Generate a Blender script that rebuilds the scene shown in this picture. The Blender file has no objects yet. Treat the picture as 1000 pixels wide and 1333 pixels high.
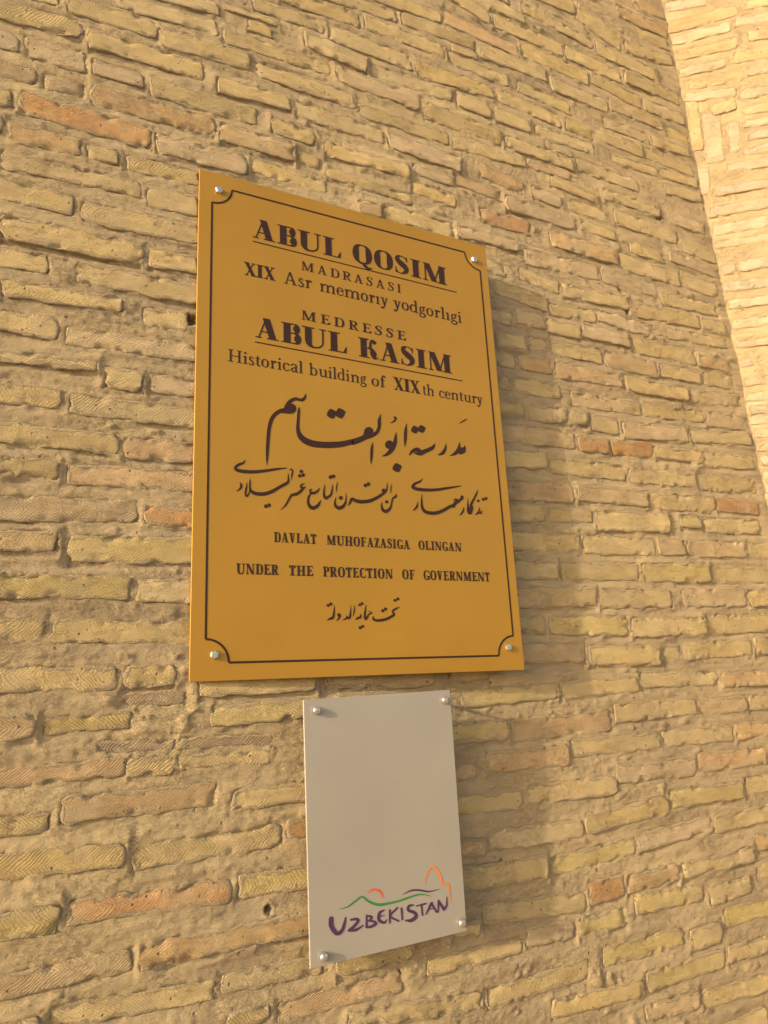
import bpy, math, random
import numpy as np
from mathutils import Matrix, Vector

S = bpy.context.scene
COL = S.collection
random.seed(7)
rng = np.random.default_rng(11)

# ------------------------------------------------------------------ camera
FPX, CX, CY = 925.0, 500.0, 666.5            # focal length and centre in photo pixels
RC = np.array([[0.89808896, -0.04640244, 0.43735917],
               [0.06725723, -0.96823294, -0.24083488],
               [0.43464088, 0.24570671, -0.86643841]])
CAM = np.array([-0.21049491, -1.07673305, -0.02742452])
def ax(r):
    return Vector((r[0], -r[2], r[1]))       # (right, up, outwards) -> world
ex, ey, ez = ax(RC[0]), -ax(RC[1]), -ax(RC[2])
cam_data = bpy.data.cameras.new('camera')
cam = bpy.data.objects.new('camera', cam_data); COL.objects.link(cam)
m = Matrix((ex, ey, ez)).transposed().to_4x4(); m.translation = Vector(CAM)
cam.matrix_world = m
cam_data.sensor_fit = 'VERTICAL'; cam_data.sensor_height = 36.0
cam_data.lens = 36.0 * FPX / 1333.0
cam_data.clip_start = 0.02; cam_data.clip_end = 500
S.camera = cam

# ------------------------------------------------------------------ light
SUN = Vector((-1.0, -0.245, 0.27)).normalized()      # towards the sun
world = bpy.data.worlds.new("World"); S.world = world; world.use_nodes = True
wn = world.node_tree.nodes; bg = wn['Background']
sky = wn.new('ShaderNodeTexSky'); sky.sky_type = 'NISHITA'; sky.sun_disc = False
sky.sun_elevation = math.asin(SUN.z); sky.sun_rotation = math.atan2(SUN.x, SUN.y)
sky.altitude = 200; sky.air_density = 1.0; sky.dust_density = 4.0; sky.ozone_density = 0.3
world.node_tree.links.new(sky.outputs[0], bg.inputs[0]); bg.inputs[1].default_value = 0.15
sd = bpy.data.lights.new('sun', 'SUN'); sd.energy = 2.6; sd.angle = math.radians(1.2); sd.color = (1.0, 0.86, 0.62)
so = bpy.data.objects.new('sun', sd); COL.objects.link(so)
so.rotation_euler = SUN.to_track_quat('Z', 'Y').to_euler()
S.view_settings.view_transform = 'Standard'; S.view_settings.look = 'None'
S.view_settings.exposure = 1.06; S.view_settings.gamma = 1.0
S.view_settings.use_curve_mapping = False

# ------------------------------------------------------------------ helpers
def ray(u, v):
    d = np.linalg.inv(np.array([[FPX, 0, CX], [0, FPX, CY], [0, 0, 1.0]])) @ np.array([u, v, 1.0])
    d = RC.T @ d
    return np.array([d[0], -d[2], d[1]])
def hit(u, v, p0, n):
    d = ray(u, v); s = np.dot(np.array(p0) - CAM, n) / np.dot(d, n)
    return CAM + s * d
def project(P):
    q = np.asarray(P) - CAM; q = RC @ np.array([q[0], q[2], -q[1]])
    return FPX * q[0] / q[2] + CX, FPX * q[1] / q[2] + CY

def link_mesh(name, verts, faces, mat, parent=None, smooth=True, loc=None, mtx=None):
    me = bpy.data.meshes.new(name)
    me.from_pydata([tuple(v) for v in verts], [], faces)
    me.update()
    if smooth:
        me.polygons.foreach_set('use_smooth', [True] * len(me.polygons))
    me.materials.append(mat)
    o = bpy.data.objects.new(name, me); COL.objects.link(o)
    if parent: o.parent = parent
    if mtx is not None: o.matrix_local = mtx
    elif loc is not None: o.location = loc
    return o
def empty(name, loc, label, cat, group=None):
    o = bpy.data.objects.new(name, None); COL.objects.link(o); o.location = loc
    o.empty_display_size = 0.1
    o['label'] = label; o['category'] = cat
    if group: o['group'] = group
    return o

def _h(ix, iy, seed):
    n = (ix.astype(np.int64) * 374761393 + iy.astype(np.int64) * 668265263 + seed * 974634777) & 0x7fffffff
    n = ((n ^ (n >> 13)) * 1274126177) & 0x7fffffff
    n = n ^ (n >> 16)
    return (n & 0xffff) / 32767.5 - 1.0
def vnoise(x, y, seed=0):
    ix = np.floor(x); iy = np.floor(y); fx = x - ix; fy = y - iy
    fx = fx * fx * fx * (fx * (fx * 6 - 15) + 10); fy = fy * fy * fy * (fy * (fy * 6 - 15) + 10)
    a = _h(ix, iy, seed); b = _h(ix + 1, iy, seed); c = _h(ix, iy + 1, seed); d = _h(ix + 1, iy + 1, seed)
    return (a * (1 - fx) + b * fx) * (1 - fy) + (c * (1 - fx) + d * fx) * fy
def fbm(x, y, seed=0, octv=4, gain=0.5):
    s = 0; a = 1; t = 0
    for i in range(octv):
        s = s + a * vnoise(x * 2 ** i + 17.3 * i, y * 2 ** i - 9.1 * i, seed + i); t += a; a *= gain
    return s / t * 1.6
def sstep(a, b, x):
    t = np.clip((x - a) / (b - a), 0, 1); return t * t * (3 - 2 * t)

# ------------------------------------------------------------------ materials
def mat(name):
    mt = bpy.data.materials.new(name); mt.use_nodes = True
    return mt, mt.node_tree.nodes, mt.node_tree.links, mt.node_tree.nodes['Principled BSDF']
def mathn(N, L, op, a, b=None, clamp=False):
    n = N.new('ShaderNodeMath'); n.operation = op; n.use_clamp = clamp
    for i, v in enumerate((a, b)):
        if v is None: continue
        if isinstance(v, (int, float)): n.inputs[i].default_value = v
        else: L.new(v, n.inputs[i])
    return n.outputs[0]
def noise(N, L, vec, scale, detail=4, rough=0.6, out=0):
    n = N.new('ShaderNodeTexNoise'); n.inputs['Scale'].default_value = scale
    n.inputs['Detail'].default_value = detail; n.inputs['Roughness'].default_value = rough
    L.new(vec, n.inputs['Vector']); return n.outputs[out]
def ramp(N, L, fac, stops):
    r = N.new('ShaderNodeValToRGB'); L.new(fac, r.inputs[0])
    while len(r.color_ramp.elements) < len(stops): r.color_ramp.elements.new(0.5)
    for e, (p, c) in zip(r.color_ramp.elements, stops):
        e.position = p; e.color = (*c, 1) if len(c) == 3 else c
    return r.outputs[0]
def mix(N, L, mode, f, a, b):
    n = N.new('ShaderNodeMix'); n.data_type = 'RGBA'; n.blend_type = mode
    for i, v in ((0, f), (6, a), (7, b)):
        if isinstance(v, (int, float)): n.inputs[i].default_value = v
        elif isinstance(v, tuple): n.inputs[i].default_value = (*v, 1)
        else: L.new(v, n.inputs[i])
    return n.outputs[2]
def mapping(N, L, vec, scale):
    n = N.new('ShaderNodeMapping'); n.inputs['Scale'].default_value = scale; L.new(vec, n.inputs['Vector'])
    return n.outputs[0]
MORTAR = (0.51, 0.382, 0.22)

def brick_material():
    mt, N, L, P = mat('fired_clay_brick')
    uv = N.new('ShaderNodeUVMap'); uv.uv_map = 'brick_uv'          # metres along / across the brick, offset per brick
    at = N.new('ShaderNodeAttribute'); at.attribute_name = 'tint'
    rn = N.new('ShaderNodeAttribute'); rn.attribute_name = 'rnd'
    geo = N.new('ShaderNodeTexCoord'); pos = N.new('ShaderNodeNewGeometry').outputs['Position']
    sep = N.new('ShaderNodeSeparateXYZ'); L.new(uv.outputs[0], sep.inputs[0])
    rs = N.new('ShaderNodeSeparateXYZ'); L.new(rn.outputs['Vector'], rs.inputs[0])
    u, v = sep.outputs[0], sep.outputs[1]
    # saw marks: chevrons, one side may dominate
    av = mathn(N, L, 'ABSOLUTE', mathn(N, L, 'ADD', v, mathn(N, L, 'MULTIPLY', rs.outputs[1], 0.012)))
    bend = mathn(N, L, 'MULTIPLY', av, mathn(N, L, 'MULTIPLY', rs.outputs[0], 1.6))
    wob = mathn(N, L, 'MULTIPLY', noise(N, L, pos, 20, 4, 0.55), 0.03)
    ph = mathn(N, L, 'MULTIPLY', mathn(N, L, 'ADD', mathn(N, L, 'ADD', u, bend), wob), 6.283 * 175)
    saw = mathn(N, L, 'POWER', mathn(N, L, 'MULTIPLY', mathn(N, L, 'ADD', mathn(N, L, 'SINE', ph), 1.0), 0.5), 1.7)
    sawmask = ramp(N, L, noise(N, L, pos, 9, 3), [(0.36, (0.12,) * 3), (0.62, (1,) * 3)])
    saw = mathn(N, L, 'MULTIPLY', saw, mathn(N, L, 'MULTIPLY', sawmask, rs.outputs[2]))
    n1 = noise(N, L, pos, 330, 5, 0.8); n2 = noise(N, L, pos, 14, 4, 0.6); n3 = noise(N, L, mapping(N, L, pos, (1, 1, 3.5)), 26, 5, 0.6)
    vo = N.new('ShaderNodeTexVoronoi'); vo.inputs['Scale'].default_value = 80; vo.inputs['Randomness'].default_value = 1; L.new(pos, vo.inputs['Vector'])
    pitm = ramp(N, L, vo.outputs['Distance'], [(0.05, (1,) * 3), (0.17, (0,) * 3)])
    pits = mathn(N, L, 'MULTIPLY', pitm, ramp(N, L, noise(N, L, pos, 40, 2), [(0.50, (0,) * 3), (0.58, (1,) * 3)]))
    c = mix(N, L, 'MULTIPLY', 1.0, at.outputs['Color'], ramp(N, L, n2, [(0.3, (0.86, 0.84, 0.80)), (0.7, (1.1, 1.09, 1.06))]))
    c = mix(N, L, 'MULTIPLY', 1.0, c, ramp(N, L, n3, [(0.25, (0.84, 0.82, 0.80)), (0.75, (1.12, 1.12, 1.12))]))
    # mortar wash wiped over the face
    wash = ramp(N, L, noise(N, L, mapping(N, L, pos, (1, 1, 1.8)), 11, 6, 0.62), [(0.50, (0,) * 3), (0.66, (0.62,) * 3)])
    c = mix(N, L, 'MULTIPLY', 1.0, c, ramp(N, L, n1, [(0.3, (0.87, 0.86, 0.84)), (0.7, (1.12, 1.12, 1.12))]))
    c = mix(N, L, 'MULTIPLY', mathn(N, L, 'MULTIPLY', mathn(N, L, 'SUBTRACT', 1.0, saw, True), mathn(N, L, 'MULTIPLY', sawmask, rs.outputs[2])), c, (0.88, 0.86, 0.82))
    c = mix(N, L, 'MIX', wash, c, MORTAR)
    # ragged lap of mortar over the rim
    ed = N.new('ShaderNodeAttribute'); ed.attribute_name = 'rim'
    lapn = mathn(N, L, 'ADD', noise(N, L, mapping(N, L, pos, (1, 1, 1.3)), 75, 6, 0.7), noise(N, L, pos, 22, 3))
    lim = mathn(N, L, 'MULTIPLY', mathn(N, L, 'SUBTRACT', lapn, 0.80), 0.020)
    lap = mathn(N, L, 'MULTIPLY', mathn(N, L, 'SUBTRACT', lim, ed.outputs['Fac']), 900.0, True)
    c = mix(N, L, 'MIX', lap, c, mix(N, L, 'MULTIPLY', 1.0, MORTAR, ramp(N, L, n1, [(0.3, (0.84,) * 3), (0.7, (1.14,) * 3)])))
    c = mix(N, L, 'MIX', mathn(N, L, 'MULTIPLY', pits, 0.75), c, (0.09, 0.055, 0.03))
    L.new(c, P.inputs['Base Color']); P.inputs['Roughness'].default_value = 0.88
    P.inputs['Specular IOR Level'].default_value = 0.25
    h = mathn(N, L, 'ADD', mathn(N, L, 'MULTIPLY', saw, 0.85), mathn(N, L, 'MULTIPLY', n1, 1.6))
    h = mathn(N, L, 'ADD', h, mathn(N, L, 'MULTIPLY', n3, 1.0))
    h = mathn(N, L, 'ADD', h, mathn(N, L, 'MULTIPLY', lap, mathn(N, L, 'ADD', mathn(N, L, 'MULTIPLY', n1, 1.2), 0.5)))
    fl = ramp(N, L, noise(N, L, mapping(N, L, pos, (1, 1, 1.7)), 95, 5, 0.72), [(0.44, (0,) * 3), (0.475, (1,) * 3)])
    flm = ramp(N, L, noise(N, L, pos, 15, 3), [(0.46, (0,) * 3), (0.60, (1,) * 3)])
    h = mathn(N, L, 'ADD', h, mathn(N, L, 'MULTIPLY', mathn(N, L, 'MULTIPLY', fl, flm), 0.55))
    h = mathn(N, L, 'SUBTRACT', h, mathn(N, L, 'MULTIPLY', pits, 1.6))
    b = N.new('ShaderNodeBump'); b.inputs['Distance'].default_value = 0.0021; b.inputs['Strength'].default_value = 1.0
    L.new(h, b.inputs['Height']); L.new(b.outputs[0], P.inputs['Normal'])
    return mt
def mortar_material():
    mt, N, L, P = mat('lime_mortar')
    pos = N.new('ShaderNodeNewGeometry').outputs['Position']
    st = mapping(N, L, pos, (1, 1, 3.0))
    a = noise(N, L, st, 9, 6, 0.62); b_ = noise(N, L, pos, 360, 5, 0.8); d = noise(N, L, st, 60, 7, 0.72)
    c = ramp(N, L, a, [(0.28, (0.41, 0.315, 0.195)), (0.5, MORTAR), (0.72, (0.575, 0.44, 0.255))])
    c = mix(N, L, 'MULTIPLY', 1.0, c, ramp(N, L, b_, [(0.25, (0.82,) * 3), (0.75, (1.15,) * 3)]))
    big = ramp(N, L, noise(N, L, pos, 2.2, 3), [(0.35, (0.90, 0.88, 0.88)), (0.65, (1.09, 1.07, 1.0))])
    c = mix(N, L, 'MULTIPLY', 1.0, c, big)
    vo = N.new('ShaderNodeTexVoronoi'); vo.inputs['Scale'].default_value = 60; L.new(pos, vo.inputs['Vector'])
    pits = mathn(N, L, 'MULTIPLY', ramp(N, L, vo.outputs['Distance'], [(0.05, (1,) * 3), (0.2, (0,) * 3)]),
                 ramp(N, L, noise(N, L, pos, 30, 2), [(0.56, (0,) * 3), (0.64, (1,) * 3)]))
    c = mix(N, L, 'MIX', mathn(N, L, 'MULTIPLY', pits, 0.6), c, (0.09, 0.06, 0.035))
    L.new(c, P.inputs['Base Color']); P.inputs['Roughness'].default_value = 0.93
    P.inputs['Specular IOR Level'].default_value = 0.2
    h = mathn(N, L, 'ADD', mathn(N, L, 'MULTIPLY', b_, 1.3), mathn(N, L, 'MULTIPLY', d, 0.75))
    fl = ramp(N, L, noise(N, L, mapping(N, L, pos, (1, 1, 2.0)), 85, 6, 0.75), [(0.46, (0,) * 3), (0.50, (1,) * 3)])
    flm = ramp(N, L, noise(N, L, pos, 11, 3), [(0.42, (0.1,) * 3), (0.58, (1,) * 3)])
    h = mathn(N, L, 'ADD', h, mathn(N, L, 'MULTIPLY', mathn(N, L, 'MULTIPLY', fl, flm), 0.42))
    h = mathn(N, L, 'SUBTRACT', h, mathn(N, L, 'MULTIPLY', pits, 1.5))
    b = N.new('ShaderNodeBump'); b.inputs['Distance'].default_value = 0.0034; b.inputs['Strength'].default_value = 1.0
    L.new(h, b.inputs['Height']); L.new(b.outputs[0], P.inputs['Normal'])
    return mt
def panel_material(name, col, metallic, rough, spec=0.5, speck=0.03):
    mt, N, L, P = mat(name)
    pos = N.new('ShaderNodeNewGeometry').outputs['Position']
    br = noise(N, L, mapping(N, L, pos, (1.5, 1, 240)), 3.0, 3, 0.6)
    lo = noise(N, L, pos, 5, 3)
    c = mix(N, L, 'MULTIPLY', 1.0, col, ramp(N, L, br, [(0.3, (0.985,) * 3), (0.7, (1.015,) * 3)]))
    c = mix(N, L, 'MULTIPLY', 1.0, c, ramp(N, L, lo, [(0.3, (0.95,) * 3), (0.7, (1.04,) * 3)]))
    vo = N.new('ShaderNodeTexVoronoi'); vo.inputs['Scale'].default_value = 28; L.new(pos, vo.inputs['Vector'])
    sp = ramp(N, L, vo.outputs['Distance'], [(0.02, (1,) * 3), (0.035, (0,) * 3)])
    sp = mathn(N, L, 'MULTIPLY', sp, ramp(N, L, noise(N, L, pos, 14, 1), [(0.6, (0,) * 3), (0.66, (1,) * 3)]))
    c = mix(N, L, 'MIX', mathn(N, L, 'MULTIPLY', sp, 0.6), c, (0.7, 0.6, 0.45))
    L.new(c, P.inputs['Base Color']); P.inputs['Metallic'].default_value = metallic
    L.new(ramp(N, L, lo, [(0.2, (rough - 0.05,) * 3), (0.8, (rough + 0.08,) * 3)]), P.inputs['Roughness'])
    P.inputs['Specular IOR Level'].default_value = spec
    b = N.new('ShaderNodeBump'); b.inputs['Distance'].default_value = 0.0001; b.inputs['Strength'].default_value = 0.12
    L.new(br, b.inputs['Height']); L.new(b.outputs[0], P.inputs['Normal'])
    return mt
def flat_material(name, col, rough=0.5, metallic=0.0):
    mt, N, L, P = mat(name)
    pos = N.new('ShaderNodeNewGeometry').outputs['Position']
    n = noise(N, L, pos, 160, 3)
    c = mix(N, L, 'MULTIPLY', 1.0, col, ramp(N, L, n, [(0.3, (0.9,) * 3), (0.7, (1.1,) * 3)]))
    L.new(c, P.inputs['Base Color']); P.inputs['Roughness'].default_value = rough; P.inputs['Metallic'].default_value = metallic; P.inputs['Specular IOR Level'].default_value = 0.25
    return mt
M_BRICK = brick_material(); M_MORTAR = mortar_material()
M_GOLD = panel_material('gold_sheet', (0.425, 0.215, 0.022), 0.34, 0.40)
M_SILVER = panel_material('silver_grey_sheet', (0.35, 0.31, 0.255), 0.15, 0.38)
M_INK = flat_material('dark_brown_ink', (0.035, 0.014, 0.008), 0.45)
M_BOLT = flat_material('zinc_bolt', (0.62, 0.58, 0.50), 0.32, 0.9)
M_PURPLE = flat_material('purple_ink', (0.075, 0.03, 0.075), 0.4)
M_GREEN = flat_material('green_ink', (0.04, 0.19, 0.045), 0.4)
M_RED = flat_material('red_ink', (0.62, 0.085, 0.03), 0.4)
M_ORANGE = flat_material('orange_ink', (0.72, 0.20, 0.03), 0.4)

# ------------------------------------------------------------------ ground
def ground():
    mt, N, L, P = mat('courtyard_paving')
    pos = N.new('ShaderNodeNewGeometry').outputs['Position']
    c = ramp(N, L, noise(N, L, pos, 3, 6), [(0.3, (0.27, 0.205, 0.135)), (0.7, (0.38, 0.30, 0.20))])
    L.new(c, P.inputs['Base Color']); P.inputs['Roughness'].default_value = 0.9
    o = link_mesh('ground', [(-250, -250, -1.66), (250, -250, -1.66), (250, 250, -1.66), (-250, 250, -1.66)], [(0, 1, 2, 3)], mt, smooth=False)
    o['kind'] = 'structure'
ground()

# ------------------------------------------------------------------ bricks read off the photograph
# tile: (x0, y0, scale); entries: x, y of both ends of the centre line, height, colour, in tile pixels
TILES = {
 'T1': ((0, 0, 3.003), '''
-80 20 325 125 62 y|335 150 790 282 62 y|60 -45 240 5 55 y|250 15 615 125 60 y|640 150 975 242 66 y|440 -5 850 115 58 y
560 -40 860 40 50 y|870 30 1080 95 48 y|110 185 345 247 72 p|350 262 560 322 52 p|-60 135 60 168 60 p|588 340 1000 458 58 y
-80 245 150 305 62 p|160 312 320 355 55 p|375 375 840 500 66 o|850 515 1150 605 62 p|-80 365 60 395 58 y|75 400 590 545 72 d
600 560 960 652 66 p|-90 470 15 495 60 o|30 520 320 582 66 o|330 592 475 628 50 y|482 636 780 702 52 y|10 622 550 746 58 y
575 768 775 812 72 y|-80 722 300 812 70 y|310 828 775 925 68 y|5 888 550 1000 76 y'''),
 'T4': ((0, 300, 3.76), '''
730 138 960 178 78 y|-80 115 240 168 86 y|375 208 1010 330 86 y|10 285 600 372 70 y|705 425 915 450 86 y|-80 425 300 492 88 y
310 515 960 605 78 p|-80 615 490 680 70 y|490 715 702 745 96 y|385 712 478 724 46 d|730 745 980 778 80 p|-80 792 300 830 88 y
342 848 1000 930 84 y'''),
 'T5': ((0, 560, 3.76), '''
-80 5 540 68 92 y|645 88 1000 115 90 o|-80 168 275 200 86 y|330 215 1000 258 88 o|-80 378 665 398 108 p|715 418 1010 440 86 d
-80 545 280 545 92 p|342 582 1000 592 112 g|-80 758 620 775 102 g|685 785 1000 792 100 y'''),
 'T6': ((0, 800, 3.76), '''
-80 80 190 80 106 y|265 80 985 95 102 y|-80 322 570 310 106 y|615 308 850 300 92 y|-80 560 135 548 112 p|240 540 640 508 82 g
480 655 860 640 66 m|-80 805 600 742 94 o|635 740 840 738 88 y|290 960 1060 882 112 o|600 420 900 405 75 m'''),
 'T8': ((200, 880, 4.545), '''
350 238 930 190 105 g|150 400 700 378 66 m|150 512 690 468 82 y|470 740 960 672 105 y|800 905 980 885 100 d'''),
 'T7': ((0, 1067, 3.76), '''
-80 45 250 8 90 y|-80 243 600 170 112 y|660 185 1364 80 110 y|-80 535 272 482 122 g|360 452 1140 342 104 d|-80 838 650 680 108 p
240 972 1010 838 104 y|-80 1060 180 1010 90 o'''),
 'T9': ((200, 1090, 4.115), '''
440 272 930 198 114 g|-68 640 960 425 112 o|400 778 900 680 96 y|385 985 615 930 80 y|672 942 1325 765 106 o'''),
 'Z3': ((400, 933, 2.5), '''
580 150 850 125 62 o|470 182 550 176 52 o|470 295 690 270 58 y|720 268 1000 225 60 y|590 405 890 365 60 y|470 435 575 420 52 o
480 530 770 488 70 y|570 645 895 605 64 y|470 700 560 682 48 y|710 718 872 692 55 p|388 815 700 742 52 y|593 918 912 818 60 y|130 988 555 922 56 y'''),
 'R6': ((500, 833, 2.0), '''
525 478 735 430 44 y|440 590 655 535 44 g|540 660 620 637 52 d|505 748 625 718 46 g|435 960 665 908 44 y|690 888 880 830 46 g
570 828 780 770 46 g|900 818 1080 770 42 y|650 690 830 655 44 g|885 722 1080 678 42 g|635 636 760 604 42 o|775 602 960 556 38 y
660 528 840 482 42 p|870 480 1080 430 40 y|740 415 930 390 42 g|945 382 1100 355 42 y|375 402 600 378 46 y|605 352 805 332 42 p
820 320 995 302 42 o|488 284 715 262 42 y|725 260 905 243 40 y|920 240 1080 218 38 o|165 242 315 236 48 y|340 238 590 208 52 o
600 192 800 172 42 y|830 176 940 164 38 p|950 165 1080 150 38 y|200 152 440 134 40 g|465 132 650 116 40 y|680 106 860 100 34 y
885 105 1080 92 34 o|680 972 820 938 42 p|830 938 1080 868 44 y|970 602 1100 565 38 y'''),
 'R4': ((500, 440, 2.0), '''
300 455 415 455 44 y|430 461 535 464 34 y|555 474 740 482 48 y|770 478 820 480 30 g|832 488 980 492 34 y|300 529 495 534 44 y
525 536 705 545 44 y|712 545 775 546 38 p|795 549 940 552 38 p|948 552 1060 553 38 y|300 604 440 605 44 y|470 606 655 610 42 y
675 612 845 612 42 g|852 617 1040 619 38 y|300 675 545 676 48 p|565 680 745 680 44 y|775 676 940 676 44 p|948 678 1080 674 38 y
300 745 415 746 40 y|430 747 630 750 46 g|645 755 830 750 44 y|845 746 1060 740 44 y|300 821 520 820 48 p|530 826 718 826 46 y
727 822 768 820 40 y|778 815 955 806 42 y|962 802 1080 798 40 y'''),
 'Z1': ((600, 280, 2.5), '''
285 78 500 138 42 o|210 137 440 190 42 p|460 192 650 246 46 p|520 152 710 212 44 y|716 205 832 250 42 y|110 232 265 290 42 y
190 190 320 238 36 y|330 245 545 290 36 y|300 306 425 330 36 y|460 332 610 378 34 p|640 268 830 312 36 y|575 312 770 348 38 y|780 350 855 368 34 y
80 318 165 338 42 p|175 332 268 350 42 p|280 360 385 385 38 y|395 376 545 410 38 p|110 400 210 420 42 y|215 418 275 428 40 p|300 432 460 465 38 y
555 422 760 466 42 y|770 474 865 495 34 o|670 386 865 418 32 y|120 466 175 480 42 p|190 478 285 496 42 o|465 470 640 506 46 o
650 508 780 530 36 y|788 532 880 548 36 y|315 506 520 540 42 o|170 555 320 576 44 y|120 543 162 550 40 y|535 548 735 588 38 y|745 590 905 606 38 p
360 598 585 630 42 p|600 634 790 656 38 y|800 664 930 680 42 p|120 622 205 634 42 y|215 642 345 656 44 y|350 655 410 664 36 y|420 675 515 690 46 y
525 700 735 716 46 p|750 720 940 729 38 y|120 708 365 734 52 p|380 745 480 756 42 d|486 759 620 767 42 d|630 772 780 790 36 y|790 795 950 806 42 y
120 794 265 800 50 y|300 815 535 840 46 y|545 850 760 865 42 y|775 872 955 884 42 y|120 892 365 906 60 o|375 906 600 925 46 p|620 935 820 946 46 y
832 942 965 954 38 d'''),
 'T3': ((600, 0, 3.003), '''
-40 5 105 75 44 y|110 10 245 75 40 y|135 85 400 200 42 y|240 40 510 180 40 y|230 190 490 305 44 y|75 200 335 300 42 y|-40 190 60 225 40 y
345 325 560 415 42 y|405 202 630 312 42 y|450 48 618 172 42 y|530 192 760 300 38 y|600 38 800 132 34 o|690 18 790 60 34 o|640 185 820 242 36 y
690 132 810 180 34 y|630 300 850 390 38 y|515 305 705 405 38 y|710 410 870 472 38 y|590 412 780 488 38 p|140 370 390 475 42 y|-40 310 125 368 38 y
-10 395 120 435 44 y|130 445 270 500 42 y|285 512 520 592 44 y|545 532 710 600 38 y|560 480 735 545 34 y|-20 478 150 545 44 y|160 548 440 650 42 y
455 642 690 728 42 y|590 620 760 672 30 y|715 602 910 682 36 y|740 552 890 600 32 y|790 672 920 715 38 y|-20 562 245 632 44 y|255 645 430 700 42 o
70 662 240 738 40 o|350 700 530 778 40 y|560 762 770 832 36 y|795 738 935 775 34 y|175 795 455 882 44 p|-20 700 155 765 36 o|600 850 840 930 44 y
820 852 950 900 38 p|75 840 265 892 48 d|345 925 545 990 40 p|460 878 600 925 36 y|-20 905 215 962 40 p|330 560 430 600 34 y|250 -40 440 40 38 y|430 -45 600 20 34 y|340 -70 520 -20 34 y'''),
 'T2': ((333, 0, 3.003), '''
-5 20 262 112 50 y|90 -22 420 90 50 y|285 125 610 250 54 y|190 152 440 265 52 y|-30 88 62 125 50 y|-130 145 290 275 50 y|315 290 640 410 52 p
445 270 760 375 42 y|-10 262 385 402 54 y|415 80 738 205 48 y|235 -35 550 70 46 y|380 -45 710 70 40 y|565 78 860 182 40 y|750 75 1027 205 40 o
730 -50 910 72 44 y|620 272 920 362 48 y|650 432 960 540 50 y|750 218 985 318 44 y|785 385 920 440 44 y|930 362 1010 395 44 y|400 430 740 545 46 y
755 545 1010 622 46 y|180 432 500 540 50 y|512 548 800 648 54 p|-150 335 110 402 50 y|160 610 245 640 40 y|270 585 600 680 44 y|280 670 610 775 46 y
610 738 780 800 54 y|0 650 270 735 48 y|500 830 780 905 54 y|400 812 490 835 44 o|-60 560 150 612 46 p|610 660 770 712 36 p|870 -60 990 0 44 y|930 10 1010 50 38 y'''),
}
RIGHT = {
 'W1': ((800, 0, 5.0), '''
325 195 800 65 58 o|330 55 600 5 52 y|850 40 1150 -20 52 o|345 275 760 175 50 y|770 150 1150 80 52 y|375 370 800 280 56 o|780 378 1150 318 58 d
870 245 1150 195 52 o|475 560 900 480 52 o|405 485 720 410 48 y|480 632 790 600 52 y|835 725 1150 668 52 p|840 810 1150 765 46 y|860 895 1150 840 42 y
640 -60 900 -100 50 y|350 -20 600 -70 50 y|800 480 1150 430 50 y|820 620 1150 560 52 y|500 660 540 985 76 p|625 730 655 1060 110 y|770 790 785 985 72 y|625 722 790 672 60 p'''),
 'W2': ((800, 150, 5.0), '''
830 245 1150 180 44 y|720 350 1150 285 52 y|575 345 590 520 72 w|650 505 1150 418 46 w|600 640 1150 545 56 w|625 755 1150 660 60 w|640 850 1150 770 44 y|810 985 1150 930 58 w'''),
 'W3': ((850, 330, 6.667), '''
530 152 715 132 66 w|570 300 1150 225 74 w|640 452 1150 380 72 w|650 620 1150 560 76 w|690 795 1150 745 56 w
730 962 870 938 64 w|890 930 1150 900 72 d|800 1118 1150 1060 70 y|830 1250 1150 1210 66 w'''),
 'W4': ((850, 530, 6.667), '''
870 30 1150 0 60 w|880 115 1150 95 66 w|850 230 1150 220 66 w|890 350 1150 340 66 w|900 470 1150 462 66 w|930 590 1150 585 66 y|940 710 1150 712 66 y|950 830 1150 835 66 w|960 960 1150 975 66 y|980 1090 1150 1110 66 y'''),
}
WN = np.array([0.05, -1.0, 0.0]); WN /= np.linalg.norm(WN)      # outward normal of the long wall
WP = np.array([0.0, 0.010, 0.0])
WU = np.array([-WN[1], WN[0], 0.0]); UP = np.array([0.0, 0.0, 1.0])
# corner with the turned wall, fitted to two places of the photograph
_a = hit(866, 20, WP, WN); _b = hit(978, 560, WP, WN)
CORN0 = _b; CDIR = (_a - _b) / (_a[2] - _b[2])
def corner(z): return CORN0 + CDIR * (z - CORN0[2])
AN = math.radians(47) 
RU = WU * math.cos(AN) + WN * math.sin(AN); RU /= np.linalg.norm(RU)     # along the turned wall, towards the viewer
RV = CDIR / np.linalg.norm(CDIR)
RN = np.cross(RU, RV); RN /= np.linalg.norm(RN)
if np.dot(RN, CAM - CORN0) < 0: RN = -RN
RV2 = np.cross(RN, RU); RV2 *= np.sign(RV2[2])

TINT = {'y': (0.58, 0.437, 0.22), 'g': (0.575, 0.443, 0.20), 'p': (0.56, 0.415, 0.24), 'o': (0.56, 0.385, 0.205),
        'd': (0.55, 0.325, 0.15), 'm': (0.41, 0.30, 0.19), 'w': (0.47, 0.395, 0.275)}

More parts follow.
